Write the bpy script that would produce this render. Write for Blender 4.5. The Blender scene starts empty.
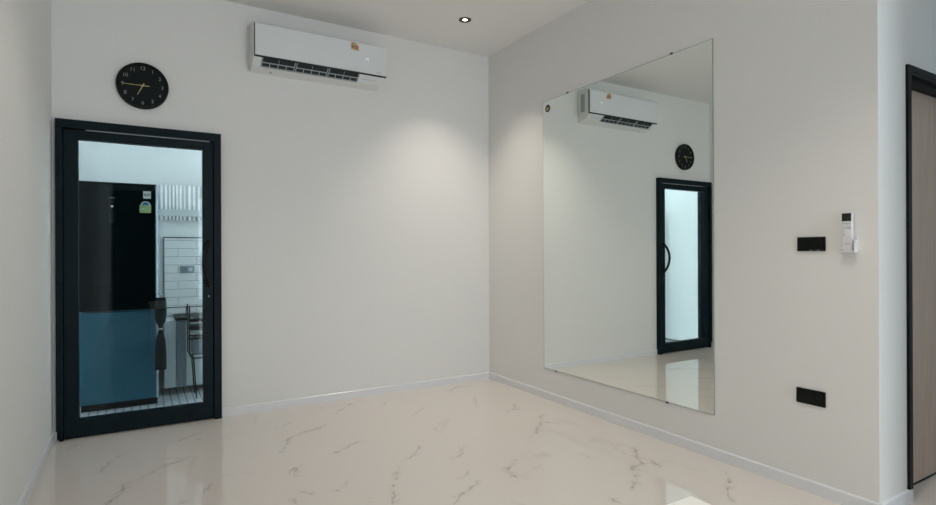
import bpy, bmesh, math, random
import numpy as np
from mathutils import Vector, Matrix, noise as mnoise
C = bpy.context.scene.collection

# ------------------------------------------------------------------ camera
YAW, PITCH, ROLL = 0.5387, 0.0006, 0.0039
cam = bpy.data.cameras.new('camera'); camo = bpy.data.objects.new('camera', cam); C.objects.link(camo)
cam.sensor_width = 36.0; cam.lens = 549.458 / 936 * 36; cam.clip_start = 0.02; cam.clip_end = 100
_rt = Vector((math.cos(YAW), -math.sin(YAW), 0)); _fw = Vector((math.sin(YAW), math.cos(YAW), 0)); _up = Vector((0, 0, 1))
fwd = _fw * math.cos(PITCH) + _up * math.sin(PITCH)
up0 = _up * math.cos(PITCH) - _fw * math.sin(PITCH)
rt = _rt * math.cos(ROLL) - up0 * math.sin(ROLL)
up = _rt * math.sin(ROLL) + up0 * math.cos(ROLL)
M4 = Matrix((rt, up, -fwd)).transposed().to_4x4(); M4.translation = Vector((0, 0, 1.2))
camo.matrix_world = M4
bpy.context.scene.camera = camo

# ------------------------------------------------------------------ light
scn = bpy.context.scene
scn.view_settings.view_transform = 'Standard'; scn.view_settings.look = 'None'
scn.view_settings.exposure = 0.0; scn.view_settings.gamma = 1.0
scn.view_settings.use_curve_mapping = False
w = bpy.data.worlds.new('world'); scn.world = w; w.use_nodes = True
w.node_tree.nodes['Background'].inputs[0].default_value = (0.72, 0.86, 1.0, 1)
w.node_tree.nodes['Background'].inputs[1].default_value = 1.2

def area(name, loc, d, sx, sy, power, col):
    l = bpy.data.lights.new(name, 'AREA'); l.shape = 'RECTANGLE'; l.size = sx; l.size_y = sy
    l.energy = power; l.color = col
    o = bpy.data.objects.new(name, l); C.objects.link(o); o.location = loc
    o.rotation_euler = Vector(d).to_track_quat('-Z', 'Z').to_euler()
    return o
# daylight from behind the camera, plus added hall and kitchen lights
area('daylight_rear_window', (2.0, -5.02, 1.25), (0, 1, 0), 1.7, 2.4, 100, (0.84, 0.93, 1.0))
area('added_hall_light', (5.58, -1.6, 1.3), (-1, 0, 0), 2.2, 2.0, 10, (0.55, 0.80, 1.0))  # unseen source added to give the return wall its bluish light
area('kitchen_fill_light', (0.7, 4.8, 2.76), (0, 0, -1), 2.0, 0.4, 10, (0.93, 0.98, 1.0))  # unseen lamp added to light the kitchen from above

# ------------------------------------------------------------------ geometry constants
XL, XR, YB, H = -0.483, 2.868, 4.407, 3.072
YR, YREAR, XFAR = 1.18, -5.0, 5.6
KY0, KY1, KX1, KH = 4.53, 5.65, 2.6, 2.8     # kitchen behind the glass door

# ------------------------------------------------------------------ materials
def mat(name, col, rough=0.5, metal=0.0, spec=0.5, emit=None, es=1.0, noise=0.0, nscale=8.0, bump=0.0, bscale=200.0, coat=0.0, alpha=1.0):
    m = bpy.data.materials.new(name); m.use_nodes = True
    n = m.node_tree.nodes; l = m.node_tree.links; b = n['Principled BSDF']
    b.inputs['Base Color'].default_value = (*col, 1); b.inputs['Roughness'].default_value = rough
    b.inputs['Metallic'].default_value = metal; b.inputs['Specular IOR Level'].default_value = spec
    b.inputs['Coat Weight'].default_value = coat; b.inputs['Coat Roughness'].default_value = 0.03
    if emit: b.inputs['Emission Color'].default_value = (*emit, 1); b.inputs['Emission Strength'].default_value = es
    tc = n.new('ShaderNodeTexCoord')
    if noise:
        t = n.new('ShaderNodeTexNoise'); t.inputs['Scale'].default_value = nscale; t.inputs['Detail'].default_value = 3
        l.new(tc.outputs['Object'], t.inputs['Vector'])
        mr = n.new('ShaderNodeMapRange'); mr.inputs[3].default_value = 1 - noise; mr.inputs[4].default_value = 1 + noise
        l.new(t.outputs['Fac'], mr.inputs[0])
        vm = n.new('ShaderNodeVectorMath'); vm.operation = 'SCALE'; vm.inputs[0].default_value = col
        l.new(mr.outputs[0], vm.inputs['Scale']); l.new(vm.outputs[0], b.inputs['Base Color'])
    if bump:
        t2 = n.new('ShaderNodeTexNoise'); t2.inputs['Scale'].default_value = bscale; l.new(tc.outputs['Object'], t2.inputs['Vector'])
        bp = n.new('ShaderNodeBump'); bp.inputs['Strength'].default_value = bump; bp.inputs['Distance'].default_value = 0.001
        l.new(t2.outputs['Fac'], bp.inputs['Height']); l.new(bp.outputs[0], b.inputs['Normal'])
    return m

def glass_mat(name, tint, refl=1.5, extra=0.0):
    m = bpy.data.materials.new(name); m.use_nodes = True
    n = m.node_tree.nodes; l = m.node_tree.links; n.remove(n['Principled BSDF'])
    tr = n.new('ShaderNodeBsdfTransparent'); tr.inputs[0].default_value = (*tint, 1)
    gl = n.new('ShaderNodeBsdfGlossy'); gl.inputs['Roughness'].default_value = 0.0; gl.inputs[0].default_value = (0.9, 0.97, 1, 1)
    lw = n.new('ShaderNodeLayerWeight'); lw.inputs[0].default_value = 0.5      # facing = 1 - |cos|
    pw = n.new('ShaderNodeMath'); pw.operation = 'POWER'; pw.inputs[1].default_value = 5; l.new(lw.outputs['Facing'], pw.inputs[0])
    r0 = ((refl - 1) / (refl + 1)) ** 2 + extra
    ad = n.new('ShaderNodeMath'); ad.operation = 'MULTIPLY_ADD'; ad.inputs[1].default_value = 1 - r0; ad.inputs[2].default_value = r0; ad.use_clamp = True
    mx = n.new('ShaderNodeMixShader')
    l.new(pw.outputs[0], ad.inputs[0]); l.new(ad.outputs[0], mx.inputs[0])
    l.new(tr.outputs[0], mx.inputs[1]); l.new(gl.outputs[0], mx.inputs[2]); l.new(mx.outputs[0], n['Material Output'].inputs[0])
    return m

def tile_mat(name, col, joint, w_, h_, jw=0.003, axis='XZ', off=0.5, rough=0.15):
    m = mat(name, col, rough)
    n = m.node_tree.nodes; l = m.node_tree.links; b = n['Principled BSDF']
    tc = n.new('ShaderNodeTexCoord'); sp = n.new('ShaderNodeSeparateXYZ'); cb = n.new('ShaderNodeCombineXYZ')
    l.new(tc.outputs['Object'], sp.inputs[0]); l.new(sp.outputs[axis[0]], cb.inputs[0]); l.new(sp.outputs[axis[1]], cb.inputs[1])
    br = n.new('ShaderNodeTexBrick'); l.new(cb.outputs[0], br.inputs['Vector'])
    br.offset = off; br.inputs['Color1'].default_value = (*col, 1); br.inputs['Color2'].default_value = (*[c * 0.97 for c in col], 1)
    br.inputs['Mortar'].default_value = (*joint, 1); br.inputs['Scale'].default_value = 1
    br.inputs['Mortar Size'].default_value = jw / 2; br.inputs['Mortar Smooth'].default_value = 0.1
    br.inputs['Brick Width'].default_value = w_; br.inputs['Row Height'].default_value = h_
    l.new(br.outputs['Color'], b.inputs['Base Color'])
    return m

M = {}
M['wall'] = mat('painted_wall', (0.855, 0.85, 0.83), 0.75, spec=0.25, noise=0.012, nscale=1.2, bump=0.08, bscale=140)
M['ceiling'] = mat('painted_ceiling', (0.92, 0.905, 0.88), 0.85, spec=0.2, noise=0.01, nscale=1.0)
M['skirting'] = mat('skirting_white', (0.84, 0.85, 0.87), 0.28, noise=0.01)
M['black'] = mat('black_aluminium', (0.004, 0.012, 0.016), 0.45, spec=0.12, noise=0.1, nscale=20)
M['blackmat'] = mat('black_plastic', (0.004, 0.006, 0.005), 0.45, spec=0.2, noise=0.1, nscale=30)
M['rubber'] = mat('black_gap', (0.003, 0.003, 0.003), 0.8, noise=0.05)
M['ac'] = mat('ac_white', (0.80, 0.83, 0.85), 0.22, noise=0.01)
M['acbody'] = mat('ac_body_white', (0.82, 0.83, 0.82), 0.4, noise=0.01)
M['acgrey'] = mat('ac_grey', (0.42, 0.44, 0.44), 0.5, noise=0.03)
M['slat'] = mat('ac_slat', (0.42, 0.46, 0.48), 0.4, noise=0.03)
M['slot'] = mat('ac_slot_dark', (0.010, 0.018, 0.022), 0.6, noise=0.1)
M['orange'] = mat('sticker_orange', (0.55, 0.22, 0.10), 0.5, noise=0.15, nscale=80)
M['yellow'] = mat('sticker_yellow', (0.60, 0.46, 0.24), 0.5, noise=0.1, nscale=60)
M['blue'] = mat('sticker_blue', (0.04, 0.16, 0.36), 0.5, noise=0.1, nscale=60)
M['white'] = mat('white_plastic', (0.78, 0.78, 0.81), 0.35, noise=0.01)
M['greyprint'] = mat('grey_print', (0.30, 0.31, 0.33), 0.5, noise=0.02)
M['lcd'] = mat('remote_screen', (0.012, 0.014, 0.012), 0.15, noise=0.1, nscale=50)
M['mirror'] = mat('mirror_silver', (0.865, 0.905, 0.875), 0.0, metal=1.0)
M['mirror_edge'] = mat('mirror_edge', (0.30, 0.36, 0.32), 0.3, noise=0.05)
M['gold'] = mat('gold', (0.66, 0.58, 0.24), 0.3, metal=0.3, noise=0.05, nscale=60)
M['brass'] = mat('dull_gold', (0.50, 0.36, 0.20), 0.4, metal=0.3, noise=0.25, nscale=150)
M['clockface'] = mat('clock_face', (0.004, 0.008, 0.008), 0.35, spec=0.15, noise=0.05)
M['numeral'] = mat('clock_numeral', (0.26, 0.28, 0.27), 0.5, noise=0.02)
M['lampwhite'] = mat('lamp_glow', (1, 0.9, 0.8), 0.4, emit=(1.0, 0.90, 0.78), es=8)
M['bronze'] = mat('lamp_trim', (0.05, 0.035, 0.028), 0.35, metal=0.4, noise=0.1)
M['tabletop'] = mat('table_white', (0.95, 0.95, 0.92), 0.35, noise=0.01)
M['steel'] = mat('steel', (0.55, 0.57, 0.6), 0.3, metal=0.9, noise=0.05)
M['fridge'] = mat('fridge_black_glass', (0.002, 0.006, 0.007), 0.12, spec=0.15, noise=0.05)
M['fridgelow_reflection'] = mat('fridge_low_floor_reflection', (0.042, 0.15, 0.215), 0.25, spec=0.2, noise=0.05)  # blue base colour stands in for bright floor reflected on the lower door
M['fridgeside'] = mat('fridge_side', (0.25, 0.30, 0.34), 0.3, metal=0.5, noise=0.05)
M['paper'] = mat('label_paper', (0.80, 0.86, 0.84), 0.5, noise=0.01)
M['green'] = mat('label_green', (0.42, 0.56, 0.24), 0.5, noise=0.03)
M['kwall'] = mat('kitchen_wall', (0.84, 0.85, 0.85), 0.7, noise=0.01)
M['cab'] = mat('cabinet_white', (0.62, 0.68, 0.68), 0.35, noise=0.02)
M['cabblue'] = mat('cabinet_grey', (0.22, 0.27, 0.31), 0.35, noise=0.02)
M['cloth'] = mat('black_cloth', (0.006, 0.012, 0.012), 0.9, noise=0.3, nscale=25)
M['curtain'] = mat('white_curtain', (0.88, 0.88, 0.88), 0.8, noise=0.02)
M['darkwood'] = mat('dark_wood', (0.010, 0.016, 0.018), 0.35, noise=0.4, nscale=6)
M['socket'] = mat('grey_socket', (0.26, 0.32, 0.36), 0.4, noise=0.03)
M['subway'] = tile_mat('subway_tile', (0.82, 0.84, 0.84), (0.34, 0.38, 0.40), 0.30, 0.0735, 0.004)
M['kfloor'] = tile_mat('kitchen_floor_reflected_stripes', (0.70, 0.74, 0.78), (0.30, 0.33, 0.36), 0.055, 2.0, 0.010, axis='XY', off=0.0, rough=0.12)  # narrow stripes paint the slatted reflections seen on this floor
M['doorglass'] = glass_mat('tinted_door_glass', (0.60, 0.67, 0.685), 1.30, 0.0)
M['pane'] = glass_mat('window_glass', (0.97, 0.99, 0.98), 1.5)

def wood_mat():
    m = mat('pale_brown_wood', (0.46, 0.37, 0.31), 0.45); n = m.node_tree.nodes; l = m.node_tree.links
    tc = n.new('ShaderNodeTexCoord'); mp = n.new('ShaderNodeMapping'); mp.inputs['Scale'].default_value = (9, 9, 0.5)
    t = n.new('ShaderNodeTexNoise'); t.inputs['Scale'].default_value = 6; t.inputs['Detail'].default_value = 5; t.inputs['Distortion'].default_value = 0.6
    cr = n.new('ShaderNodeValToRGB'); cr.color_ramp.elements[0].position = 0.3; cr.color_ramp.elements[0].color = (0.56, 0.42, 0.325, 1)
    cr.color_ramp.elements[1].position = 0.7; cr.color_ramp.elements[1].color = (0.66, 0.50, 0.40, 1)
    l.new(tc.outputs['Object'], mp.inputs[0]); l.new(mp.outputs[0], t.inputs['Vector']); l.new(t.outputs['Fac'], cr.inputs[0])
    l.new(cr.outputs[0], n['Principled BSDF'].inputs['Base Color']); return m
M['wood'] = wood_mat()

VEINS = [(1, [(0.73, 3.42), (0.81, 3.62), (0.94, 3.75), (1.04, 3.75), (1.11, 3.81)]), (1, [(0.99, 3.24), (1.06, 3.28), (1.13, 3.34), (1.2, 3.36)]), (0.8, [(0.71, 3.06), (0.76, 3.16), (0.74, 3.01)]), (1, [(0.64, 2.68), (0.65, 2.74), (0.71, 2.8), (0.74, 2.76)]), (0.8, [(0.86, 2.74), (0.92, 2.79)]), (0.4, [(0.69, 4.07), (0.75, 4.34)]), (0.4, [(0.8, 3.94), (0.93, 4.01)]), (0.6, [(1.24, 4.07), (1.44, 4.24)]), (1, [(2.31, 4.17), (2.46, 4.3), (2.54, 4.27)]), (0.6, [(1.75, 3.69), (1.89, 3.86)]), (0.9, [(1.5, 3.08), (1.39, 2.96), (1.29, 2.91), (1.23, 2.83), (1.12, 2.64), (1.06, 2.54), (1.03, 2.45)]), (0.9, [(1.72, 2.95), (1.64, 2.84), (1.55, 2.79)]), (0.6, [(1.55, 2.61), (1.46, 2.54), (1.44, 2.57)]), (0.8, [(1.51, 2.45), (1.4, 2.38), (1.33, 2.34), (1.28, 2.28)]), (0.5, [(2.38, 3.92), (2.26, 3.66)]), (0.5, [(1.6, 4.04), (1.71, 4.14)]), (1, [(1.73, 3.32), (1.73, 3.29)]), (0.9, [(2.39, 3.41), (2.47, 3.44), (2.55, 3.57)]), (0.7, [(2.47, 3.44), (2.49, 3.39)]), (1.2, [(2.22, 2.87), (2.41, 3.06), (2.56, 3.23)]), (1, [(2.4, 3.05), (2.48, 3.05), (2.52, 2.99)]), (1, [(1.85, 2.61), (1.75, 2.5), (1.72, 2.39)]), (0.9, [(2.26, 2.46), (2.25, 2.4)]), (1.3, [(2.57, 2.35), (2.48, 2.25), (2.44, 2.17), (2.38, 2.17), (2.28, 2.06), (2.16, 1.98)]), (1, [(2.44, 2.17), (2.51, 2.18), (2.49, 2.1)]), (0.8, [(1.98, 1.94), (1.96, 1.88)]), (0.9, [(2.72, 1.85), (2.62, 1.76), (2.52, 1.68), (2.44, 1.6)]), (0.8, [(-0.38, 4.14), (-0.34, 4.23)]), (1, [(-0.2, 3.61), (-0.18, 3.65), (-0.13, 3.81), (-0.08, 3.89)]), (1.1, [(-0.15, 3.16), (-0.1, 3.23), (-0.08, 3.35), (-0.03, 3.4), (0.02, 3.44), (0.08, 3.51), (0.15, 3.57), (0.22, 3.6)]), (0.7, [(0.21, 3.98), (0.35, 4.09)]), (0.7, [(0.32, 3.96), (0.39, 3.98)]), (0.7, [(0.16, 2.98), (0.22, 3.0)]), (0.7, [(0.28, 3.06), (0.31, 3.14)]), (0.35, [(0.37, 3.21), (0.43, 3.23), (0.51, 3.2)])]

def marble_mat():
    """polished porcelain: pale warm ground, brown-grey veins as distance to their own crooked lines, faint tile joints"""
    m = mat('polished_marble_tile', (0.76, 0.71, 0.665), 0.035, spec=0.5)
    nt = m.node_tree; n = nt.nodes; l = nt.links; b = n['Principled BSDF']
    def vm(op, a, b_=None, out=0):
        x = n.new('ShaderNodeVectorMath'); x.operation = op
        for i, v in enumerate((a, b_)):
            if v is None: continue
            if isinstance(v, tuple): x.inputs[i].default_value = v
            else: l.new(v, x.inputs[i])
        return x
    def mt(op, a, b_=None, clamp=False):
        x = n.new('ShaderNodeMath'); x.operation = op; x.use_clamp = clamp
        for i, v in enumerate((a, b_)):
            if v is None: continue
            if isinstance(v, (int, float)): x.inputs[i].default_value = v
            else: l.new(v, x.inputs[i])
        return x.outputs[0]
    geo = n.new('ShaderNodeNewGeometry'); P = geo.outputs['Position']
    def noise(scale, detail=3, col=False, vec=None):
        t = n.new('ShaderNodeTexNoise'); t.inputs['Scale'].default_value = scale; t.inputs['Detail'].default_value = detail
        l.new(vec or P, t.inputs['Vector']); return t.outputs['Color' if col else 'Fac']
    d1 = vm('SUBTRACT', noise(9, 4, True), (0.5, 0.5, 0.5)).outputs[0]
    s = n.new('ShaderNodeVectorMath'); s.operation = 'SCALE'; l.new(d1, s.inputs[0]); s.inputs['Scale'].default_value = 0.13
    Pd = vm('ADD', P, s.outputs[0]).outputs[0]
    at = n.new('ShaderNodeAttribute'); at.attribute_name = 'vein_distance'; cur = at.outputs['Fac']
    def ramp(x, a, b_):
        r = n.new('ShaderNodeMapRange'); r.interpolation_type = 'SMOOTHSTEP'; r.inputs[1].default_value = a; r.inputs[2].default_value = b_
        r.inputs[3].default_value = 1; r.inputs[4].default_value = 0; l.new(x, r.inputs[0]); return r.outputs[0]
    def up(x, a, b_):
        r = n.new('ShaderNodeMapRange'); r.interpolation_type = 'SMOOTHSTEP'; r.inputs[1].default_value = a; r.inputs[2].default_value = b_
        l.new(x, r.inputs[0]); return r.outputs[0]
    core = mt('MULTIPLY', ramp(cur, 0.0, 0.26), up(noise(14, 2), 0.36, 0.62))
    halo = mt('MULTIPLY', ramp(cur, 0.0, 1.15), up(noise(20, 4), 0.40, 0.70))
    # faint cloudy veins everywhere
    nz = noise(1.1, 6, vec=Pd); ridge = mt('ABSOLUTE', mt('SUBTRACT', nz, 0.5))
    faint = mt('MULTIPLY', ramp(ridge, 0.0, 0.018), up(noise(2.2, 2), 0.52, 0.68))
    k = mt('ADD', mt('ADD', mt('MULTIPLY', core, 0.46), mt('MULTIPLY', halo, 0.24)), mt('MULTIPLY', faint, 0.13), True)
    # ground colour slightly clouded
    cl = n.new('ShaderNodeMix'); cl.data_type = 'RGBA'; l.new(noise(2.5, 3), cl.inputs[0])
    cl.inputs[6].default_value = (0.80, 0.735, 0.675, 1); cl.inputs[7].default_value = (0.785, 0.735, 0.695, 1)
    vx = n.new('ShaderNodeMix'); vx.data_type = 'RGBA'; l.new(k, vx.inputs[0]); l.new(cl.outputs[2], vx.inputs[6])
    vx.inputs[7].default_value = (0.21, 0.17, 0.145, 1)
    br = n.new('ShaderNodeTexBrick'); br.offset = 0.0; br.inputs['Scale'].default_value = 1
    br.inputs['Brick Width'].default_value = 0.6; br.inputs['Row Height'].default_value = 0.6; br.inputs['Mortar Size'].default_value = 0.0009
    sh = vm('ADD', P, (0.1, 0.25, 0)).outputs[0]; l.new(sh, br.inputs['Vector'])
    jx = n.new('ShaderNodeMix'); jx.data_type = 'RGBA'; l.new(mt('MULTIPLY', br.outputs['Fac'], 0.07), jx.inputs[0]); l.new(vx.outputs[2], jx.inputs[6])
    jx.inputs[7].default_value = (0.40, 0.36, 0.32, 1)
    l.new(jx.outputs[2], b.inputs['Base Color'])
    return m
M['floor'] = marble_mat()
M['added_glow'] = mat('added_fill_glow_pane', (0.8, 0.82, 0.82), 0.6, emit=(0.95, 0.98, 1.0), es=12)  # glow added to brighten the tiled side of the kitchen
M['frosted'] = mat('frosted_lit_glass', (0.8, 0.82, 0.82), 0.6, emit=(1.0, 0.99, 1.0), es=0.92)

# ------------------------------------------------------------------ helpers
def new_bm(): return bmesh.new()
def bx(bm, x0, x1, y0, y1, z0, z1, bev=0.0, seg=2):
    r = bmesh.ops.create_cube(bm, size=1); vs = r['verts']
    for v in vs: v.co = Vector(((x0 + x1) / 2 + v.co.x * (x1 - x0), (y0 + y1) / 2 + v.co.y * (y1 - y0), (z0 + z1) / 2 + v.co.z * (z1 - z0)))
    if bev:
        es = list({e for v in vs for e in v.link_edges})
        bmesh.ops.bevel(bm, geom=es, offset=bev, segments=seg, affect='EDGES', profile=0.5)
    return bm
def box(*a, **k): return bx(new_bm(), *a, **k)
def tube(bm, pts, r, n=10, sq=1.0, caps=True):
    """swept tube; sq squashes one side"""
    pts = [Vector(p) for p in pts]; rings = []
    ref = Vector((0.123, 0.2, 1)).normalized()
    for i, p in enumerate(pts):
        t = (pts[min(i + 1, len(pts) - 1)] - pts[max(i - 1, 0)]).normalized()
        rf = ref if abs(t.dot(ref)) < 0.9 else Vector((1, 0, 0))
        a = t.cross(rf).normalized(); b = t.cross(a).normalized()
        rr = r[i] if isinstance(r, (list, tuple)) else r
        rings.append([bm.verts.new(p + a * math.cos(2 * math.pi * k / n) * rr + b * math.sin(2 * math.pi * k / n) * rr * sq) for k in range(n)])
    for r0, r1 in zip(rings, rings[1:]):
        for k in range(n): bm.faces.new((r0[k], r0[(k + 1) % n], r1[(k + 1) % n], r1[k]))
    if caps: bm.faces.new(rings[0][::-1]); bm.faces.new(rings[-1])
    return bm
def lathe(bm, prof, c, axis='Y', n=64):
    """prof = [(radius, offset along axis)]"""
    rings = []
    for r, h in prof:
        ring = []
        for k in range(n if r > 1e-6 else 1):
            a = 2 * math.pi * k / n
            u, v = r * math.cos(a), r * math.sin(a)
            d = {'Y': (u, h, v), 'Z': (u, v, h), 'X': (h, u, v)}[axis]
            ring.append(bm.verts.new(Vector(c) + Vector(d)))
        rings.append(ring)
    for a, b in zip(rings, rings[1:]):
        if len(a) == 1 and len(b) == 1: continue
        if len(a) == 1: [bm.faces.new((a[0], b[(k + 1) % n], b[k])) for k in range(n)]
        elif len(b) == 1: [bm.faces.new((a[k], a[(k + 1) % n], b[0])) for k in range(n)]
        else: [bm.faces.new((a[k], a[(k + 1) % n], b[(k + 1) % n], b[k])) for k in range(n)]
    return bm
def prism(bm, poly, x0, x1, axis='X'):
    """poly of (y,z) extruded along x (or (x,z) along y)"""
    f = (lambda x, p: (x, p[0], p[1])) if axis == 'X' else ((lambda x, p: (p[0], x, p[1])) if axis == 'Y' else (lambda x, p: (p[0], p[1], x)))
    a = [bm.verts.new(f(x0, p)) for p in poly]; b = [bm.verts.new(f(x1, p)) for p in poly]
    n = len(poly); bm.faces.new(a); bm.faces.new(b[::-1])
    for i in range(n): bm.faces.new((a[i], b[i], b[(i + 1) % n], a[(i + 1) % n]))
    return bm
def obj(name, bm, m, parent=None, smooth=False, kind=None, label=None):
    bmesh.ops.recalc_face_normals(bm, faces=bm.faces)
    me = bpy.data.meshes.new(name); bm.to_mesh(me); bm.free()
    me.materials.append(M[m])
    if smooth:
        for p in me.polygons: p.use_smooth = True
        me.set_sharp_from_angle(angle=math.radians(35))
    o = bpy.data.objects.new(name, me); C.objects.link(o)
    if parent:
        o.parent = parent
        off = Vector(parent.location) + (Vector(parent.parent.location) if parent.parent else Vector())
        me.transform(Matrix.Translation(-off))
    if kind: o['kind'] = kind
    if label: o['label'] = label
    return o
def thing(name, label, cat, loc, group=None):
    o = bpy.data.objects.new(name, None); C.objects.link(o); o.location = loc
    o.empty_display_size = 0.1; o['label'] = label; o['category'] = cat
    if group: o['group'] = group
    return o
def struct(name, bm, m, parent=None):
    o = obj(name, bm, m, parent)
    if not parent: o['kind'] = 'structure'
    return o
def sroot(name, loc):
    o = bpy.data.objects.new(name, None); C.objects.link(o); o.location = loc; o['kind'] = 'structure'; return o
def text_bm(s, size, pos, plane='XZ', depth=0.0006, align='CENTER', flip=1):
    cu = bpy.data.curves.new('t', 'FONT'); cu.body = s; cu.size = size; cu.align_x = align; cu.align_y = 'CENTER'; cu.extrude = depth / 2
    o = bpy.data.objects.new('t', cu); C.objects.link(o)
    me = bpy.data.meshes.new_from_object(o.evaluated_get(bpy.context.evaluated_depsgraph_get()))
    bm = bmesh.new(); bm.from_mesh(me)
    bpy.data.objects.remove(o); bpy.data.curves.remove(cu); bpy.data.meshes.remove(me)
    for v in bm.verts:
        x, y, z = v.co
        v.co = Vector(pos) + (Vector((x, -z, y)) if plane == 'XZ' else Vector((-z, -x, y)))
    return bm
def merge(dst, src):
    me = bpy.data.meshes.new('m'); src.to_mesh(me); src.free(); dst.from_mesh(me); bpy.data.meshes.remove(me); return dst

# ================================================================== THE SETTING
T = 0.123
def floor_mesh():
    """tiled floor; the part in front carries, per vertex, the distance to the nearest vein of the tile pattern"""
    fx0, fx1, fy0, fy1 = XL - 0.01, XR + 0.02, 1.3, YB + 0.02; st = 0.009
    nx, ny = int((fx1 - fx0) / st), int((fy1 - fy0) / st)
    X, Y = np.meshgrid(np.linspace(fx0, fx1, nx + 1), np.linspace(fy0, fy1, ny + 1)); X = X.ravel(); Y = Y.ravel()
    rs = np.random.RandomState(3); DX = np.zeros_like(X); DY = np.zeros_like(X)
    for k in range(26):                                   # crinkle: sum of random waves
        fq = rs.uniform(12, 120); th = rs.uniform(0, 2 * np.pi); ph = rs.uniform(0, 2 * np.pi, 2); am = 0.10 / fq
        arg = fq * (X * np.cos(th) + Y * np.sin(th)); DX += am * np.sin(arg + ph[0]); DY += am * np.sin(arg + ph[1])
    PX, PY = X + DX, Y + DY; best = np.full(X.shape, 9.0)
    for wgt, pts in VEINS:
        for (ax, ay), (bx_, by) in zip(pts, pts[1:]):
            dx, dy = bx_ - ax, by - ay; q = dx * dx + dy * dy
            h = np.clip(((PX - ax) * dx + (PY - ay) * dy) / q, 0, 1)
            best = np.minimum(best, np.hypot(PX - ax - h * dx, PY - ay - h * dy) / (0.040 * wgt))
    co = [tuple(c) for c in np.stack([X, Y, np.zeros_like(X)], 1)]
    i = (np.arange(ny)[:, None] * (nx + 1) + np.arange(nx)[None, :]).ravel()
    fa = np.stack([i, i + 1, i + nx + 2, i + nx + 1], 1).tolist()
    best = best.tolist()
    def quadbox(x0, x1, y0, y1, z0, z1):
        o = len(co)
        for z in (z0, z1): co.extend([(x0, y0, z), (x1, y0, z), (x1, y1, z), (x0, y1, z)])
        best.extend([9.0] * 8)
        fa.extend([[o + a for a in f] for f in ([3, 2, 1, 0], [4, 5, 6, 7], [0, 1, 5, 4], [1, 2, 6, 5], [2, 3, 7, 6], [3, 0, 4, 7])])
    quadbox(XL - T, XFAR + T, YREAR - T, fy0, -0.1, 0); quadbox(fx1, XFAR + T, fy0, KY0, -0.1, 0)
    quadbox(XL - T, fx0, fy0, KY0, -0.1, 0); quadbox(fx0, fx1, fy1, KY0, -0.1, 0); quadbox(fx0, fx1, fy0, fy1, -0.1, -0.01)
    me = bpy.data.meshes.new('floor'); me.from_pydata(co, [], fa)
    at = me.attributes.new('vein_distance', 'FLOAT', 'POINT'); at.data.foreach_set('value', best)
    me.materials.append(M['floor']); o = bpy.data.objects.new('floor', me); C.objects.link(o); o['kind'] = 'structure'
floor_mesh()
struct('floor_kitchen', box(XL - T, KX1 + T, KY0, KY1 + T, -0.1, -0.001), 'kfloor')
struct('ceiling', box(XL - T, XFAR + T, YREAR - T, KY0, H, H + 0.1), 'ceiling')
struct('ceiling_kitchen', box(XL, KX1, KY0, KY1, KH, KH + 0.1), 'kwall')
DX0, DX1, DH = -0.462, 0.512, 2.073
b = new_bm(); bx(b, XL, DX0, YB, KY0, 0, H); bx(b, DX1, XR + T, YB, KY0, 0, H); bx(b, DX0, DX1, YB, KY0, DH, H)
struct('wall_back', b, 'wall')
SW1 = YREAR
struct('wall_left', box(XL - T, XL, YREAR, KY0, 0, H), 'wall')
struct('wall_right', box(XR, XR + T, YR, YB, 0, H), 'wall')
RX0, RX1, RH = 3.146, 4.16, 2.092
b = new_bm(); bx(b, XR + T, RX0, YR, YR + T, 0, H); bx(b, RX1, XFAR, YR, YR + T, 0, H); bx(b, RX0, RX1, YR, YR + T, RH, H)
struct('wall_return', b, 'wall')
b = new_bm(); W0, W1 = 1.12, 2.88
bx(b, XL, W0, YREAR - T, YREAR, 0, H); bx(b, W1, XFAR, YREAR - T, YREAR, 0, H); bx(b, W0, W1, YREAR - T, YREAR, 0, 0.03); bx(b, W0, W1, YREAR - T, YREAR, 2.5, H)
struct('wall_front', b, 'wall')
struct('wall_daylight_blocker', box(XR, XR + T, YREAR, 0.30, 0, H), 'wall')  # unseen wall added to keep rear daylight off the return wall
b = new_bm(); HW0, HW1 = -2.75, -0.45
bx(b, XFAR, XFAR + T, YREAR, HW0, 0, H); bx(b, XFAR, XFAR + T, HW1, YR + T, 0, H); bx(b, XFAR, XFAR + T, HW0, HW1, 0, 0.25); bx(b, XFAR, XFAR + T, HW0, HW1, 2.35, H)
struct('wall_far_right', b, 'wall')
b = new_bm(); bx(b, XL - T, XL, KY0, 4.56, 0, KH + 0.1); bx(b, XL - T, XL, 5.42, KY1, 0, KH + 0.1); bx(b, XL - T, XL, 4.56, 5.42, 2.35, KH + 0.1)
struct('wall_kitchen_left', b, 'kwall')
w3 = sroot('window_2', (XL, 5.0, 0)); b = new_bm()
bx(b, XL - 0.06, XL - 0.02, 4.56, 4.575, 0, 2.35); bx(b, XL - 0.06, XL - 0.02, 5.405, 5.42, 0, 2.35); bx(b, XL - 0.06, XL - 0.02, 4.575, 5.405, 2.335, 2.35); bx(b, XL - 0.06, XL - 0.02, 4.575, 5.405, 0, 0.015)
obj('window_frame', b, 'white', w3); obj('pane', box(XL - 0.045, XL - 0.035, 4.575, 5.405, 0.015, 2.335), 'frosted', w3)
struct('wall_kitchen_back', box(XL - T, KX1 + T, KY1, KY1 + T, 0, KH + 0.1), 'kwall')
b = new_bm(); bx(b, KX1, KX1 + T, KY0, 4.60, 0, KH + 0.1); bx(b, KX1, KX1 + T, 5.55, KY1, 0, KH + 0.1); bx(b, KX1, KX1 + T, 4.60, 5.55, 2.3, KH + 0.1); bx(b, KX1, KX1 + T, 4.60, 5.55, 0, 0.5)
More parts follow.
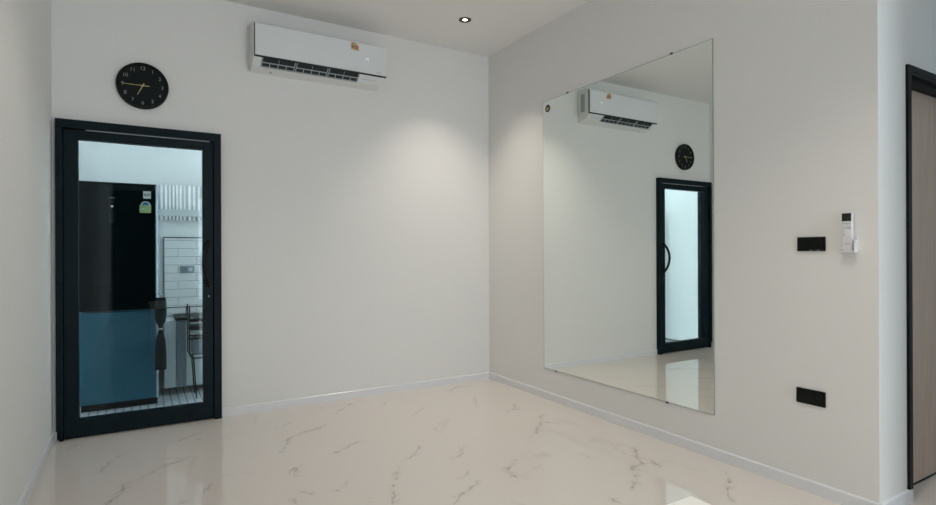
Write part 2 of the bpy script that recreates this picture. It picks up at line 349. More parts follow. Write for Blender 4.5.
struct('wall_kitchen_right', b, 'kwall')
w4 = sroot('added_kitchen_window', (KX1, 5.07, 0.5)); b = new_bm()  # unseen glowing window added to brighten the kitchen tiles
for y0_, y1_, z0_, z1_ in ((4.60, 4.64, 0.5, 2.3), (5.51, 5.55, 0.5, 2.3), (4.64, 5.51, 2.26, 2.3), (4.64, 5.51, 0.5, 0.54)): bx(b, KX1 + 0.02, KX1 + 0.06, y0_, y1_, z0_, z1_)
obj('window_frame', b, 'white', w4); obj('pane', box(KX1 + 0.035, KX1 + 0.045, 4.64, 5.51, 0.54, 2.26), 'added_glow', w4)

# unseen windows behind the camera and in the hall
def window(name, axis, a0, a1, z0, z1, c):
    r = sroot(name, (0, 0, 0)); f = new_bm(); g = new_bm()
    def q(bm, u0, u1, v0, v1, d0, d1):
        if axis == 'X': bx(bm, u0, u1, c + d0, c + d1, v0, v1)
        else: bx(bm, c + d0, c + d1, u0, u1, v0, v1)
    mid = (a0 + a1) / 2
    for u0, u1, v0, v1 in ((a0, a1, z0, z0 + .05), (a0, a1, z1 - .05, z1), (a0, a0 + .05, z0 + .05, z1 - .05), (a1 - .05, a1, z0 + .05, z1 - .05), (mid - .04, mid + .04, z0 + .05, z1 - .05)):
        q(f, u0, u1, v0, v1, -0.03, 0.03)
    q(g, a0 + .05, mid - .04, z0 + .05, z1 - .05, -0.004, 0.004); q(g, mid + .04, a1 - .05, z0 + .05, z1 - .05, -0.004, 0.004)
    obj('window_frame', f, 'black', r); obj('pane', g, 'pane', r)
window('window_1', 'X', W0, W1, 0.03, 2.5, YREAR - 0.06 + 0.0)

window('added_hall_window', 'Y', HW0, HW1, 0.25, 2.35, XFAR + 0.06)  # unseen window added to go with the hall light
# skirting boards with a bevelled top edge
SH, ST = 0.0615, 0.012
def skirt_x(name, x0, x1, y, side):          # runs along x, face towards -y
    poly = [(y, 0), (y - ST, 0), (y - ST, SH - 0.006), (y - ST + 0.006, SH), (y, SH)]
    return struct(name, prism(new_bm(), poly, x0, x1), 'skirting')
def skirt_y(name, y0, y1, x, s):             # runs along y, face towards s
    poly = [(x, 0), (x + s * ST, 0), (x + s * ST, SH - 0.006), (x + s * (ST - 0.006), SH), (x, SH)]
    return struct(name, prism(new_bm(), poly, y0, y1, 'Y'), 'skirting')
skirt_x('baseboard_back', 0.515, XR - ST, YB, 0)
skirt_y('baseboard_right', YR - ST, YB, XR, -1)
skirt_y('baseboard_left', SW1, YB, XL, 1)
skirt_x('baseboard_return', XR, RX0 + 0.032, YR, 0)

# ---- glass door in the back wall
d1 = sroot('door_1', (0.026, YB, 0))
fr = new_bm(); FY0, FY1 = YB - 0.045, KY0 + 0.01
bx(fr, DX0, -0.424, FY0, FY1, 0.066, DH); bx(fr, DX0 + 0.018, -0.424, FY0 + 0.001, FY1, 0, 0.07); bx(fr, DX0, DX0 + 0.019, YB + 0.001, FY1, 0, 0.07)
bx(fr, 0.463, DX1, FY0, FY1, 0, DH)
bx(fr, -0.424, 0.463, FY0, FY1, 2.018, DH)
obj('door_frame', fr, 'black', d1)
gap = new_bm(); bx(gap, -0.428, -0.412, YB + 0.012, YB + 0.026, 0, 2.03); bx(gap, 0.450, 0.468, YB + 0.012, YB + 0.026, 0, 2.03); bx(gap, -0.412, 0.450, YB + 0.012, YB + 0.026, 2.0, 2.03); bx(gap, -0.412, 0.450, YB + 0.005, YB + 0.026, 0.0, 0.012)  # black strips added to stop kitchen light showing through the leaf gaps
obj('door_gap_filler', gap, 'rubber', d1)
led = new_bm(); bx(led, -0.30, 0.435, FY0 + 0.004, YB - 0.029, 2.010, 2.0135)  # pale strip painting the highlight on the ledge above the leaf
obj('door_ledge_highlight', led, 'slat', d1)
GX0, GX1, GZ0, GZ1 = -0.343, 0.392, 0.122, 1.952
leaf = new_bm(); LY0, LY1 = YB - 0.028, YB + 0.028
bx(leaf, -0.420, GX0, LY0, LY1, 0.008, 2.008); bx(leaf, GX1, 0.457, LY0, LY1, 0.008, 2.008)
bx(leaf, GX0, GX1, LY0, LY1, 0.008, GZ0); bx(leaf, GX0, GX1, LY0, LY1, GZ1, 2.008)
lf = obj('door_leaf', leaf, 'black', d1)
obj('glass_pane', box(GX0 - 0.002, GX1 + 0.002, YB + 0.002, YB + 0.010, GZ0 - 0.002, GZ1 + 0.002), 'doorglass', d1)
# curved pull handle: bows out from the stile and back
hb = new_bm(); pts = []
for i in range(25):
    t = i / 24; s = math.sin(math.pi * t)
    pts.append((0.428 - 0.036 * s, LY0 - 0.012 - 0.052 * s ** 0.6, 0.968 + 0.325 * t))
tube(hb, pts, 0.0135, 12)
for z in (0.968, 1.293):
    lathe(hb, [(0, -0.024), (0.014, -0.024), (0.016, -0.018), (0.016, 0.0)], (0.428, LY0, z), 'Y', 20)
hd = obj('door_handle', hb, 'blackmat', d1, smooth=True)
sc = new_bm(); lathe(sc, [(0, -0.026), (0.004, -0.026), (0.004, -0.024)], (0.428, LY0, 1.293), 'Y', 12); obj('screw', sc, 'steel', hd)
lk = new_bm(); lathe(lk, [(0, -0.008), (0.011, -0.008), (0.014, -0.004), (0.015, 0)], (0.428, LY0, 0.894), 'Y', 24)
l_ = obj('door_lock', lk, 'blackmat', d1, smooth=True)
obj('keyhole', box(0.4255, 0.4305, LY0 - 0.0095, LY0 - 0.0085, 0.888, 0.900), 'slat', l_)

# ---- wooden door beside the right wall
d2 = sroot('door_2', (3.65, YR, 0))
fr = new_bm()
prism(fr, [(YR - 0.012, SH + 0.0015), (YR - 0.012, RH + 0.0), (YR + 0.10, RH), (YR + 0.10, SH)], RX0, RX0 + 0.034)
bx(fr, RX0 + 0.033, RX0 + 0.048, YR - 0.006, YR + 0.10, 0, RH)
bx(fr, RX1 - 0.048, RX1, YR - 0.012, YR + 0.10, 0, RH)
bx(fr, RX0 + 0.034, RX1 - 0.048, YR - 0.012, YR + 0.10, RH - 0.046, RH)
obj('door_frame', fr, 'blackmat', d2)
st = new_bm(); bx(st, RX0 + 0.048, RX1 - 0.048, YR + 0.02, YR + 0.07, RH - 0.066, RH - 0.046); bx(st, RX0+0.048, RX1-0.048, YR - 0.0125, YR - 0.0115, RH - 0.033, RH - 0.028)
obj('door_stop', st, 'rubber', d2)
lb = box(RX0 + 0.049, RX1 - 0.049, YR + 0.070, YR + 0.105, 0.008, RH - 0.048, 0.0015)
lf2 = obj('door_leaf', lb, 'wood', d2)
hb = new_bm(); lathe(hb, [(0.026, 0.0), (0.026, -0.008), (0.010, -0.010), (0.010, -0.05), (0, -0.05)], (RX1 - 0.12, YR + 0.070, 1.0), 'Y', 24)
tube(hb, [(RX1 - 0.12, YR + 0.025, 1.0), (RX1 - 0.18, YR + 0.022, 1.0), (RX1 - 0.24, YR + 0.024, 0.998)], 0.009, 12)
obj('door_handle', hb, 'blackmat', d2, smooth=True)
obj('threshold', box(RX0 + 0.049, RX1 - 0.049, YR + 0.068, YR + T, 0.0, 0.006), 'rubber', d2)

# ================================================================== THINGS ON THE WALLS
# ---- air conditioner
ac = thing('air_conditioner', 'white split air conditioner mounted high on the wall above and right of the glass door', 'air conditioner', (1.225, YB, 2.55))
prof = [(YB, 2.910), (YB - 0.145, 2.910), (YB - 0.168, 2.902), (YB - 0.182, 2.885), (YB - 0.184, 2.641), (YB - 0.112, 2.593), (YB - 0.060, 2.580), (YB, 2.572)]
x0, x1 = 0.716, 1.722
vx0, vx1 = 0.775, 1.690
body = prism(new_bm(), prof, x0, x1)
es = [e for e in body.edges if abs(e.verts[0].co.x - e.verts[1].co.x) < 1e-6 and min(v.co.y for v in e.verts) < YB - 0.01]
bmesh.ops.bevel(body, geom=es, offset=0.004, segments=2, affect='EDGES')
obj('casing', body, 'acbody', ac)
# dark seam behind and below the front panel
obj('panel_seam', box(0.7195, 1.7425, YB - 0.1945, YB - 0.1815, 2.6385, 2.880), 'rubber', ac)
pan = new_bm()
pp = [(YB - 0.192, 2.886), (YB - 0.199, 2.881), (YB - 0.202, 2.870), (YB - 0.203, 2.80), (YB - 0.203, 2.70), (YB - 0.201, 2.6475), (YB - 0.192, 2.6465)]
prism(pan, pp, 0.7230, 1.7390); obj('front_panel', pan, 'ac', ac)
bt = box(0.7245, 1.7385, YB - 0.2005, YB - 0.185, 2.6395, 2.6455); obj('lower_lip', bt, 'slot', ac)
# air outlet on the slanting underside: local frame along slope
p0, p1 = Vector((0, YB - 0.184, 2.641)), Vector((0, YB - 0.112, 2.593))
sl = (p1 - p0); L = sl.length; sl.normalize(); nr = Vector((0, sl.z, -sl.y)); 
if nr.z > 0: nr = -nr
def slope_box(bm, xa, xb, s0, s1, h0, h1):
    cs = [p0 + sl * s + nr * h for s, h in ((s0, h0), (s1, h0), (s1, h1), (s0, h1))]
    prism(bm, [(c.y, c.z) for c in cs], xa, xb)
o_ = new_bm(); slope_box(o_, vx0, 1.522, 0.000, 0.086, -0.002, 0.0012); outl = obj('air_outlet', o_, 'slot', ac)
o_ = new_bm(); slope_box(o_, 1.525, 1.690, 0.012, 0.078, -0.002, 0.002)
cp = obj('outlet_cover', o_, 'ac', ac)
o_ = new_bm(); slope_box(o_, 1.54, 1.67, 0.045, 0.048, 0.002, 0.003); obj('cover_groove', o_, 'slat', cp)
random.seed(4)
for a, c_ in ((0.777, 1.018), (1.026, 1.267), (1.275, 1.519)):
    f_ = new_bm()
    slope_box(f_, a, c_, 0.041, 0.047, 0.0, 0.006); slope_box(f_, a, c_, 0.080, 0.089, 0.0, 0.006)
    slope_box(f_, a, a + 0.006, 0.0, 0.088, 0.0, 0.004); slope_box(f_, c_ - 0.006, c_, 0.0, 0.088, 0.0, 0.004)
    for k in range(1, 12):
        xx = a + (c_ - a) * k / 12
        if k == 6: slope_box(f_, xx - 0.0015, xx + 0.0015, 0.005, 0.041, 0.0, 0.0015)
        if k % 3 == 0: slope_box(f_, xx - 0.003, xx + 0.003, 0.047, 0.080, 0.0, 0.002)
    obj('vent_louvre', f_, 'slat', ac)
# side recess (seen in the mirror)
obj('side_grille', box(1.7205, 1.7235, YB - 0.105, YB - 0.045, 2.672, 2.860), 'acgrey', ac)
# sticker, indicator, badge, drain spot
st = new_bm(); yf = YB - 0.2035
prism(st, [(1.443, 2.815), (1.506, 2.812), (1.508, 2.846), (1.484, 2.872), (1.450, 2.874), (1.438, 2.852)], yf - 0.0008, yf + 0.0012, 'Y')
sk = obj('sticker', st, 'yellow', ac, label='small orange and yellow price-style sticker with a blue spot')
s2 = new_bm(); lathe(s2, [(0, -0.0016), (0.018, -0.0016), (0.018, 0)], (1.482, yf, 2.838), 'Y', 20); prism(s2, [(1.450, 2.850), (1.470, 2.868), (1.464, 2.872), (1.446, 2.860)], yf - 0.0016, yf, 'Y')
obj('sticker_number', s2, 'orange', sk)
s3 = new_bm(); lathe(s3, [(0, -0.0018), (0.009, -0.0018), (0.009, 0)], (1.454, yf, 2.838), 'Y', 16); obj('sticker_spot', s3, 'blue', sk)
s4 = new_bm()
for xx in (1.566, 1.583): bx(s4, xx, xx + 0.006, yf - 0.001, yf, 2.748, 2.762)
bx(s4, 1.566, 1.589, yf - 0.001, yf, 2.760, 2.768)
M['indicator'] = mat('indicator_light', (0.9, 0.92, 0.95), 0.3, emit=(0.9, 0.95, 1), es=0.25)
obj('indicator_light', s4, 'indicator', ac)
s5 = new_bm()
for k in range(9): bx(s5, 1.655 + k * 0.0052, 1.6585 + k * 0.0052, yf - 0.0005, yf + 0.001, 2.664, 2.669)
obj('badge', s5, 'acgrey', ac)
s6 = new_bm(); lathe(s6, [(0, -0.002), (0.010, -0.002), (0.012, 0.004)], (0.862, YB - 0.045, 2.577), 'Z', 16); obj('drain_cap', s6, 'acgrey', ac)

# ---- wall clock
CX, CZ, CR = 0.022, 2.355, 0.1565
ck = thing('wall_clock', 'round black wall clock with thin gold hands hanging above the glass door', 'clock', (CX, YB, CZ))
rb = new_bm()
lathe(rb, [(CR - 0.006, 0.0), (CR, -0.004), (CR + 0.001, -0.030), (CR - 0.003, -0.040), (CR - 0.010, -0.0405), (CR - 0.0135, -0.036), (CR - 0.0135, -0.028), (0, -0.028)], (CX, YB, CZ), 'Y', 96)
obj('clock_case', rb, 'blackmat', ck, smooth=True)
fc = new_bm(); lathe(fc, [(CR - 0.013, -0.024), (CR - 0.013, -0.0295), (0, -0.0295)], (CX, YB, CZ), 'Y', 96); dial = obj('dial', fc, 'clockface', ck)
for k in range(1, 13):
    a = math.radians(90 - 30 * k)
    nb = text_bm(str(k), 0.034, (CX + 0.118 * math.cos(a), YB - 0.0302, CZ + 0.118 * math.sin(a)))
    obj('numeral', nb, 'numeral', dial)
def hand(name, ang, ln, tail, w_, off):
    h = new_bm(); bx(h, -w_ / 2, w_ / 2, -0.0006, 0.0006, -tail, ln)
    for v in h.verts:
        if v.co.z > ln * 0.9: v.co.x *= 0.5
    bmesh.ops.rotate(h, verts=h.verts, cent=(0, 0, 0), matrix=Matrix.Rotation(math.radians(ang), 3, 'Y'))
    bmesh.ops.translate(h, verts=h.verts, vec=(CX, YB - off, CZ)); return obj(name, h, 'gold', ck)
hand('hour_hand', 206, 0.072, 0.018, 0.0055, 0.0320)
hand('minute_hand', 270, 0.122, 0.040, 0.0045, 0.0335)
hb = new_bm(); lathe(hb, [(0, -0.0355), (0.005, -0.0355), (0.005, -0.030)], (CX, YB, CZ), 'Y', 20); obj('hub', hb, 'gold', ck)

# ---- wall mirror
MY0, MY1, MZ0, MZ1 = 2.008, 3.575, 0.250, 2.441
mr = thing('wall_mirror', 'tall frameless mirror fixed flat to the right-hand wall', 'mirror', (XR, (MY0 + MY1) / 2, MZ0))
obj('mirror_edge', box(XR - 0.0055, XR - 0.0005, MY0, MY1, MZ0, MZ1), 'mirror_edge', mr)
obj('mirror_glass', box(XR - 0.0065, XR - 0.0055, MY0 + 0.003, MY1 - 0.003, MZ0 + 0.003, MZ1 - 0.003), 'mirror', mr)
for y, z, s in ((3.271, MZ1, 1), (2.297, MZ1, 1), (3.42, MZ0, -1), (2.34, MZ0, -1)):
    c_ = new_bm(); bx(c_, XR - 0.010, XR - 0.0001, y - 0.009, y + 0.009, z - 0.004 if s > 0 else z - 0.007, z + 0.007 if s > 0 else z + 0.004, 0.0015)
    lathe(c_, [(0, -0.0125), (0.004, -0.0125), (0.004, -0.010)], (XR, y, z + 0.002 * s), 'X', 12)
    obj('mirror_clip', c_, 'bronze', mr)
e_ = new_bm(); lathe(e_, [(0, -0.0010), (0.030, -0.0010), (0.030, 0)], (XR - 0.0066, 3.511, 2.375), 'X', 40)
em = obj('round_sticker', e_, 'blackmat', mr, label='round black sticker with a gold middle')
e2 = new_bm()
lathe(e2, [(0.019, -0.0014), (0.021, -0.0014)], (XR - 0.0066, 3.511, 2.375), 'X', 32)
lathe(e2, [(0, -0.0016), (0.013, -0.0016), (0.013, -0.0008)], (XR - 0.0066, 3.514, 2.371), 'X', 24)
bx(e2, XR - 0.0083, XR - 0.0076, 3.497, 3.507, 2.372, 2.386)
obj('sticker_emblem', e2, 'brass', em)

# ---- switch plate and socket plate
def plate(name, label, cat, y0, y1, z0, z1, sw):
    t = thing(name, label, cat, (XR, (y0 + y1) / 2, z0))
    obj('cover_plate', box(XR - 0.009, XR, y0, y1, z0, z1, 0.0015), 'blackmat', t)
    n_ = 3
    for k in range(n_):
        a = y0 + 0.012 + (y1 - y0 - 0.024) * k / n_; c_ = y0 + 0.012 + (y1 - y0 - 0.024) * (k + 1) / n_
        r = box(XR - 0.0115 if sw else XR - 0.0098, XR - 0.0085, a + 0.001, c_ - 0.001, z0 + 0.010, z1 - 0.010, 0.001)
        o = obj('rocker' if sw else 'socket_insert', r, 'blackmat', t)
        if sw and k < 2: obj('switch_mark', box(XR - 0.0100, XR - 0.0088, (a + c_) / 2 - 0.006, (a + c_) / 2 + 0.006, z0 + 0.003, z0 + 0.0055), 'acgrey', t)
        if not sw and k != 1:
            for dy in (-0.007, 0.007): obj('slot', box(XR - 0.0100, XR - 0.0096, (a + c_) / 2 + dy - 0.0015, (a + c_) / 2 + dy + 0.0015, (z0 + z1) / 2 - 0.007, (z0 + z1) / 2 + 0.007), 'rubber', o)
    return t
plate('light_switch', 'black three-gang light switch plate at hand height left of the white remote control', 'light switch', 1.402, 1.534, 1.202, 1.272, True)
plate('wall_socket', 'black rectangular power socket plate low on the right-hand wall', 'wall socket', 1.405, 1.542, 0.438, 0.513, False)

# ---- remote control standing in its wall holder
hl = thing('remote_holder', 'white plastic wall cradle carrying the remote control', 'remote holder', (XR, 1.2925, 1.203))
hb = new_bm(); bx(hb, XR - 0.005, XR, 1.262, 1.322, 1.198, 1.275, 0.002); bx(hb, XR - 0.034, XR - 0.004, 1.262, 1.266, 1.198, 1.252, 0.001); bx(hb, XR - 0.034, XR - 0.004, 1.319, 1.323, 1.198, 1.212, 0.001)
bx(hb, XR - 0.034, XR - 0.004, 1.265, 1.320, 1.195, 1.199)
obj('cradle', hb, 'white', hl); obj('holder_lip', box(XR - 0.036, XR - 0.032, 1.262, 1.323, 1.195, 1.202, 0.001), 'white', hl)
rc = thing('remote_control', 'slim white remote control with a dark screen standing in the wall cradle', 'remote control', (XR - 0.02, 1.2925, 1.200))
XF = XR - 0.030
obj('remote_body', box(XF, XR - 0.008, 1.275, 1.319, 1.200, 1.381, 0.004, 3), 'white', rc)
obj('screen', box(XF - 0.001, XF + 0.001, 1.2775, 1.3165, 1.341, 1.378), 'lcd', rc)
for yy, zz, wy, wz in ((1.309, 1.331, .007, .0022), (1.297, 1.331, .009, .003), (1.285, 1.331, .007, .0022), (1.309, 1.310, .004, .0022), (1.297, 1.310, .009, .003), (1.285, 1.310, .009, .003), (1.311, 1.279, .005, .0025), (1.294, 1.235, .018, .003), (1.311, 1.235, .003, .002)):
    obj('button', box(XF - 0.0012, XF + 0.001, yy - wy / 2, yy + wy / 2, zz - wz / 2, zz + wz / 2), 'greyprint', rc)
rg = new_bm(); bx(rg, XF - 0.0015, XF + 0.001, 1.283, 1.305, 1.272, 1.302, 0.001); obj('rocker_button', rg, 'acbody', rc)

# ---- ceiling downlights
def downlight(x, y, label, pw, cone=100, soft=0.05, cat='ceiling light'):
    t = thing('ceiling_light', label, cat, (x, y, H), 'recessed ceiling spotlights')
    r = new_bm(); lathe(r, [(0.050, 0.0), (0.050, -0.003), (0.047, -0.005), (0.036, -0.005), (0.019, -0.0015), (0.019, 0.0)], (x, y, H), 'Z', 40)
    obj('trim_ring', r, 'bronze', t, smooth=True)
    g = new_bm(); lathe(g, [(0, -0.0012), (0.019, -0.0012), (0.019, 0)], (x, y, H), 'Z', 32); obj('lamp', g, 'lampwhite', t)
    l = bpy.data.lights.new('spot', 'SPOT'); l.energy = pw; l.color = (1.0, 0.90, 0.78); l.spot_size = math.radians(cone); l.spot_blend = 1.0; l.shadow_soft_size = soft
    o = bpy.data.objects.new('lamp_light', l); C.objects.link(o); o.parent = t; o.location = (0, 0, -0.004)
downlight(2.249, 3.795, 'small round recessed spotlight lit in the ceiling right of the air conditioner', 84, 93, 0.016)
downlight(0.22, 3.05, 'lit recessed spotlight in the ceiling in front of the black clock', 40)
downlight(1.75, 0.95, 'unseen recessed spotlight added in the ceiling over the white low table', 140)  # unseen spot added to light the table and floor
downlight(1.3, -0.9, 'unseen recessed spotlight added in the ceiling behind the camera', 185)  # unseen spot added as general fill from behind

# ---- low white table, only its far corner is in view
tx0, tx1, ty0, ty1, tz = 0.10, 1.262, 0.05, 0.955, 0.55
tb = thing('low_table', 'plain white low table whose far corner shows at the bottom edge', 'table', ((tx0 + tx1) / 2, (ty0 + ty1) / 2, 0))
obj('tabletop', box(tx0, tx1, ty0, ty1, tz - 0.03, tz, 0.003), 'tabletop', tb)
for x in (tx0 + 0.03, tx1 - 0.10):
    for y in (ty0 + 0.03, ty1 - 0.10):
        obj('leg', box(x, x + 0.045, y, y + 0.045, 0, tz - 0.03, 0.002), 'tabletop', tb)

# ---- unseen dark wardrobe added behind the camera to keep the door glass reflection dark
wd = thing('wardrobe', 'tall dark wardrobe added out of view opposite the glass door', 'wardrobe', (0.3, YREAR + 0.3, 0))
obj('carcass', box(-0.46, 1.06, YREAR + 0.01, YREAR + 0.57, 0.0, 2.5), 'darkwood', wd)
for k in range(3):
    d = obj('wardrobe_door', box(-0.455 + k * 0.505, 0.045 + k * 0.505, YREAR + 0.571, YREAR + 0.59, 0.08, 2.49, 0.002), 'darkwood', wd)
    obj('handle', box(0.015 + k * 0.505, 0.027 + k * 0.505, YREAR + 0.590, YREAR + 0.605, 1.0, 1.25, 0.002), 'steel', d)

# ================================================================== KITCHEN SEEN THROUGH THE GLASS
# ---- refrigerator
fx0, fx1, fy0, fy1, fh = -0.395, 0.131, 5.05, 5.62, 1.755
rf = thing('refrigerator', 'tall black two-door refrigerator standing behind the glass door', 'refrigerator', ((fx0 + fx1) / 2, (fy0 + fy1) / 2, 0))
obj('cabinet', box(fx0 + 0.004, fx1, fy0 + 0.055, fy1, 0.03, fh - 0.01, 0.012, 3), 'fridgeside', rf)
def fdoor(z0, z1, m_):
    b_ = new_bm(); r_ = 0.028; poly = [(fx0, fy0 + 0.05), (fx0, fy0 + 0.008), (fx0 + 0.006, fy0)]
    for k in range(7):
        a = math.pi / 2 * k / 6; poly.append((fx1 - r_ + r_ * math.sin(a), fy0 + r_ - r_ * math.cos(a)))
    poly.append((fx1, fy0 + 0.05)); prism(b_, poly, z0, z1, 'Z')
    o = obj('fridge_door', b_, m_, rf)
    o.data.materials.append(M['fridgeside'])
    for p in o.data.polygons:
        if p.normal.x > 0.35 and abs(p.normal.z) < 0.5: p.material_index = 1
    return o
up_ = fdoor(0.764, fh, 'fridge'); lo_ = fdoor(0.055, 0.752, 'fridgelow_reflection')
obj('foot_grille', box(fx0 + 0.01, fx1 - 0.01, fy0 + 0.03, fy0 + 0.06, 0.0, 0.05), 'rubber', rf)
dp = obj('display', box(-0.205, -0.165, fy0 - 0.0015, fy0 + 0.001, 1.450, 1.630), 'lcd', rf)
obj('display_top_mark', box(-0.202, -0.160, fy0 - 0.0025, fy0 - 0.001, 1.634, 1.639), 'socket', dp)
obj('display_figure', box(-0.190, -0.174, fy0 - 0.0025, fy0 - 0.001, 1.562, 1.576), 'paper', dp)
obj('display_base_mark', box(-0.200, -0.175, fy0 - 0.0025, fy0 - 0.001, 1.444, 1.449), 'socket', dp)
lb_ = obj('label', box(0.026, 0.078, fy0 - 0.002, fy0, 1.640, 1.698), 'paper', rf, label='white square label with black digits')
obj('label_number', text_bm('800', 0.028, (0.052, fy0 - 0.0025, 1.669)), 'rubber', lb_)
e_ = new_bm(); bx(e_, 0.000, 0.080, fy0 - 0.002, fy0, 1.527, 1.586); en = obj('energy_label', e_, 'green', rf, label='yellow-green energy label with arched top')
a_ = new_bm(); poly = [(0.042 + 0.034 * math.cos(k * math.pi / 12), 1.586 + 0.032 * math.sin(k * math.pi / 12)) for k in range(13)]
prism(a_, poly, fy0 - 0.0025, fy0 - 0.0005, 'Y'); obj('label_arch', a_, 'paper', en)
a_ = new_bm(); poly = [(0.042 + 0.024 * math.cos(k * math.pi / 12), 1.588 + 0.022 * math.sin(k * math.pi / 12)) for k in range(13)]
prism(a_, poly, fy0 - 0.0032, fy0 - 0.0025, 'Y'); obj('label_dial', a_, 'blue', en)
obj('label_line', box(0.008, 0.034, fy0 - 0.0028, fy0 - 0.002, 1.553, 1.560), 'paper', en)

# ---- folded white curtain panel over a rail, on the kitchen's end wall
cu = thing('kitchen_curtain', 'short white pleated curtain hanging on the kitchen wall right of the refrigerator', 'curtain', (0.55, KY1, 1.60))
c_ = new_bm(); n_ = 420; xa, xb = 0.14, 1.2; top = []; bot = []; top2 = []; bot2 = []
for i in range(n_ + 1):
    x = xa + (xb - xa) * i / n_; y = KY1 - 0.035 + 0.006 * math.sin(x * 190 + 1.5 * math.sin(x * 23)) + 0.003 * math.sin(x * 61)
    top.append(c_.verts.new((x, y, 1.82))); bot.append(c_.verts.new((x, y, 1.505)))
    top2.append(c_.verts.new((x, y + 0.003, 1.82))); bot2.append(c_.verts.new((x, y + 0.003, 1.505)))
for i in range(n_):
    c_.faces.new((top[i], top[i + 1], bot[i + 1], bot[i])); c_.faces.new((top2[i + 1], top2[i], bot2[i], bot2[i + 1]))
    c_.faces.new((top[i], top2[i], top2[i + 1], top[i + 1])); c_.faces.new((bot[i], bot[i + 1], bot2[i + 1], bot2[i]))
obj('fabric', c_, 'curtain', cu, smooth=True)
obj('curtain_band', box(xa, xb, KY1 - 0.062, KY1 - 0.054, 1.54, 1.60), 'cab', cu)

# ---- tiled splashback with black trim
sp = thing('tiled_splashback', 'white brick-bond tile panel with thin black trim on the kitchen wall', 'tile panel', (0.6, KY1, 0.66))
obj('tile_field', box(0.190, 1.6, KY1 - 0.012, KY1 - 0.0005, 0.66, 1.345), 'subway', sp)
t_ = new_bm(); bx(t_, 0.184, 1.6, KY1 - 0.015, KY1 - 0.0005, 1.345, 1.353); bx(t_, 0.184, 0.190, KY1 - 0.015, KY1 - 0.0005, 0.66, 1.345)
obj('trim_strip', t_, 'slot', sp)
so = thing('kitchen_socket', 'grey double socket on the white kitchen tiles', 'wall socket', (0.373, KY1 - 0.012, 1.024))
obj('cover_plate', box(0.318, 0.432, KY1 - 0.020, KY1 - 0.012, 1.026, 1.092, 0.002), 'socket', so)
for xx in (0.350, 0.400): obj('socket_insert', box(xx - 0.016, xx + 0.016, KY1 - 0.022, KY1 - 0.019, 1.043, 1.075), 'cabblue' if xx < .38 else 'cab', so)

# ---- low cabinet under the tiles
cb = thing('kitchen_cabinet', 'low white kitchen cabinet with a black worktop edge right of the refrigerator', 'cabinet', (0.5, 5.4, 0))
obj('carcass', box(0.175, 1.5, 5.32, KY1 - 0.016, 0.06, 0.63), 'cab', cb)
obj('worktop', box(0.262, 1.5, 5.29, KY1 - 0.016, 0.631, 0.656), 'blackmat', cb)
for i, (a, c2, mm) in enumerate(((0.178, 0.262, 'cab'), (0.266, 0.338, 'cabblue'), (0.342, 0.9, 'cab'), (0.904, 1.497, 'cab'))):
    obj('cabinet_door', box(a, c2, 5.302, 5.319, 0.07, 0.625, 0.002), mm, cb)

# ---- towel rail
tr_ = thing('towel_rail', 'thin black rail running in front of the kitchen tiles', 'rail', (0.3, 5.28, 0.77))
r_ = new_bm(); tube(r_, [(0.155, 5.22, 0.752), (0.62, 5.22, 0.752)], 0.004, 8)
for xx in (0.18, 0.345, 0.6): tube(r_, [(xx, 5.22, 0.752), (xx, 5.32, 0.742), (xx, 5.40, 0.657)], 0.004, 8); lathe(r_, [(0, -.010), (.008, -.006), (.009, 0), (.008, .006), (0, .010)], (xx, 5.22, 0.752), 'Z', 12)
obj('rail', r_, 'blackmat', tr_)

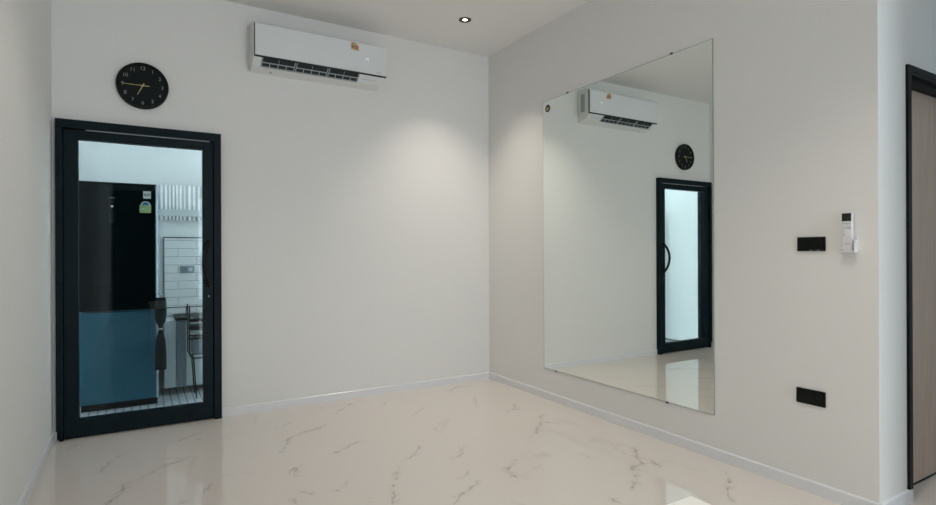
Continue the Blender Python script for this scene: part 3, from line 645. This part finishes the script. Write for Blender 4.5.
# ---- black wire trolley
tw = thing('wire_trolley', 'black metal shelf trolley standing behind the right edge of the door glass', 'trolley', (0.5, 5.08, 0))
tX0, tX1, tY0, tY1 = 0.345, 0.80, 4.98, 5.18
for x in (tX0, tX1):
    for y in (tY0, tY1):
        p_ = new_bm(); tube(p_, [(x, y, 0.78), (x, y, 0.38), (x + (0.03 if x == tX0 else -0.03), y, 0.345), (x + (0.05 if x == tX0 else -0.05), y, 0.02)], 0.005, 8); obj('post', p_, 'blackmat', tw)
for z in (0.668, 0.600, 0.51, 0.352):
    s_ = new_bm(); i_ = 0.03 if z < 0.4 else 0
    for y in (tY0, tY1): tube(s_, [(tX0 + i_, y, z), (tX1 - i_, y, z)], 0.007, 8)
    for x in (tX0 + i_, tX1 - i_): tube(s_, [(x, tY0, z), (x, tY1, z)], 0.007, 8)
    if z > 0.55: bx(s_, tX0, tX1, tY0, tY1, z - 0.022, z + 0.004)
    elif z > .5:
        for k in range(1, 10): tube(s_, [(tX0 + (tX1 - tX0) * k / 10, tY0, z), (tX0 + (tX1 - tX0) * k / 10, tY1, z)], 0.003, 6)
    obj('shelf', s_, 'blackmat', tw)
dr = obj('basket', box(tX0 + 0.02, tX1 - 0.02, tY0 + 0.02, tY1 - 0.02, 0.38, 0.505, 0.01), 'cabblue', tw)

# ---- dark bundle pinched in the middle, hanging in front of the fridge's edge
hc = thing('hanging_apron', 'black cloth tied in at its middle hanging at the right edge of the refrigerator', 'cloth', (0.14, 4.985, 0.28))
h_ = new_bm(); prof2 = [(0.855, .034), (0.82, .040), (0.72, .042), (0.67, .036), (0.63, .018), (0.607, .011), (0.58, .018), (0.52, .032), (0.42, .038), (0.32, .040), (0.285, .040)]
rings = []
for z, r in prof2:
    rings.append([h_.verts.new((0.142 + r * math.cos(a) * (1 + .05 * math.sin(6 * a)), 4.985 + 0.6 * r * math.sin(a), z)) for a in [2 * math.pi * k / 24 for k in range(24)]])
for a, c2 in zip(rings, rings[1:]):
    for k in range(24): h_.faces.new((a[k], a[(k + 1) % 24], c2[(k + 1) % 24], c2[k]))
h_.faces.new(rings[0]); h_.faces.new(rings[-1])
obj('cloth', h_, 'cloth', hc, smooth=True)
q_ = new_bm(); tube(q_, [(0.142, 4.985, 0.85), (0.142, 4.985, 0.88), (0.135, 5.01, 0.888), (0.108, 5.049, 0.885)], 0.003, 8); obj('hook', q_, 'steel', hc)
q_ = new_bm(); lathe(q_, [(0.0125, -0.006), (0.015, 0), (0.0125, 0.006)], (0.142, 4.985, 0.607), 'Z', 20); obj('tie', q_, 'steel', hc)
# ---- unseen lamp panel added on the kitchen ceiling to go with its fill light
kp = thing('added_kitchen_lamp', 'flat white unseen lamp panel added on the kitchen ceiling behind the glass door', 'ceiling light', (0.7, 5.0, KH))
obj('housing', box(-0.42, 1.82, 4.73, 5.27, KH - 0.025, KH), 'white', kp)
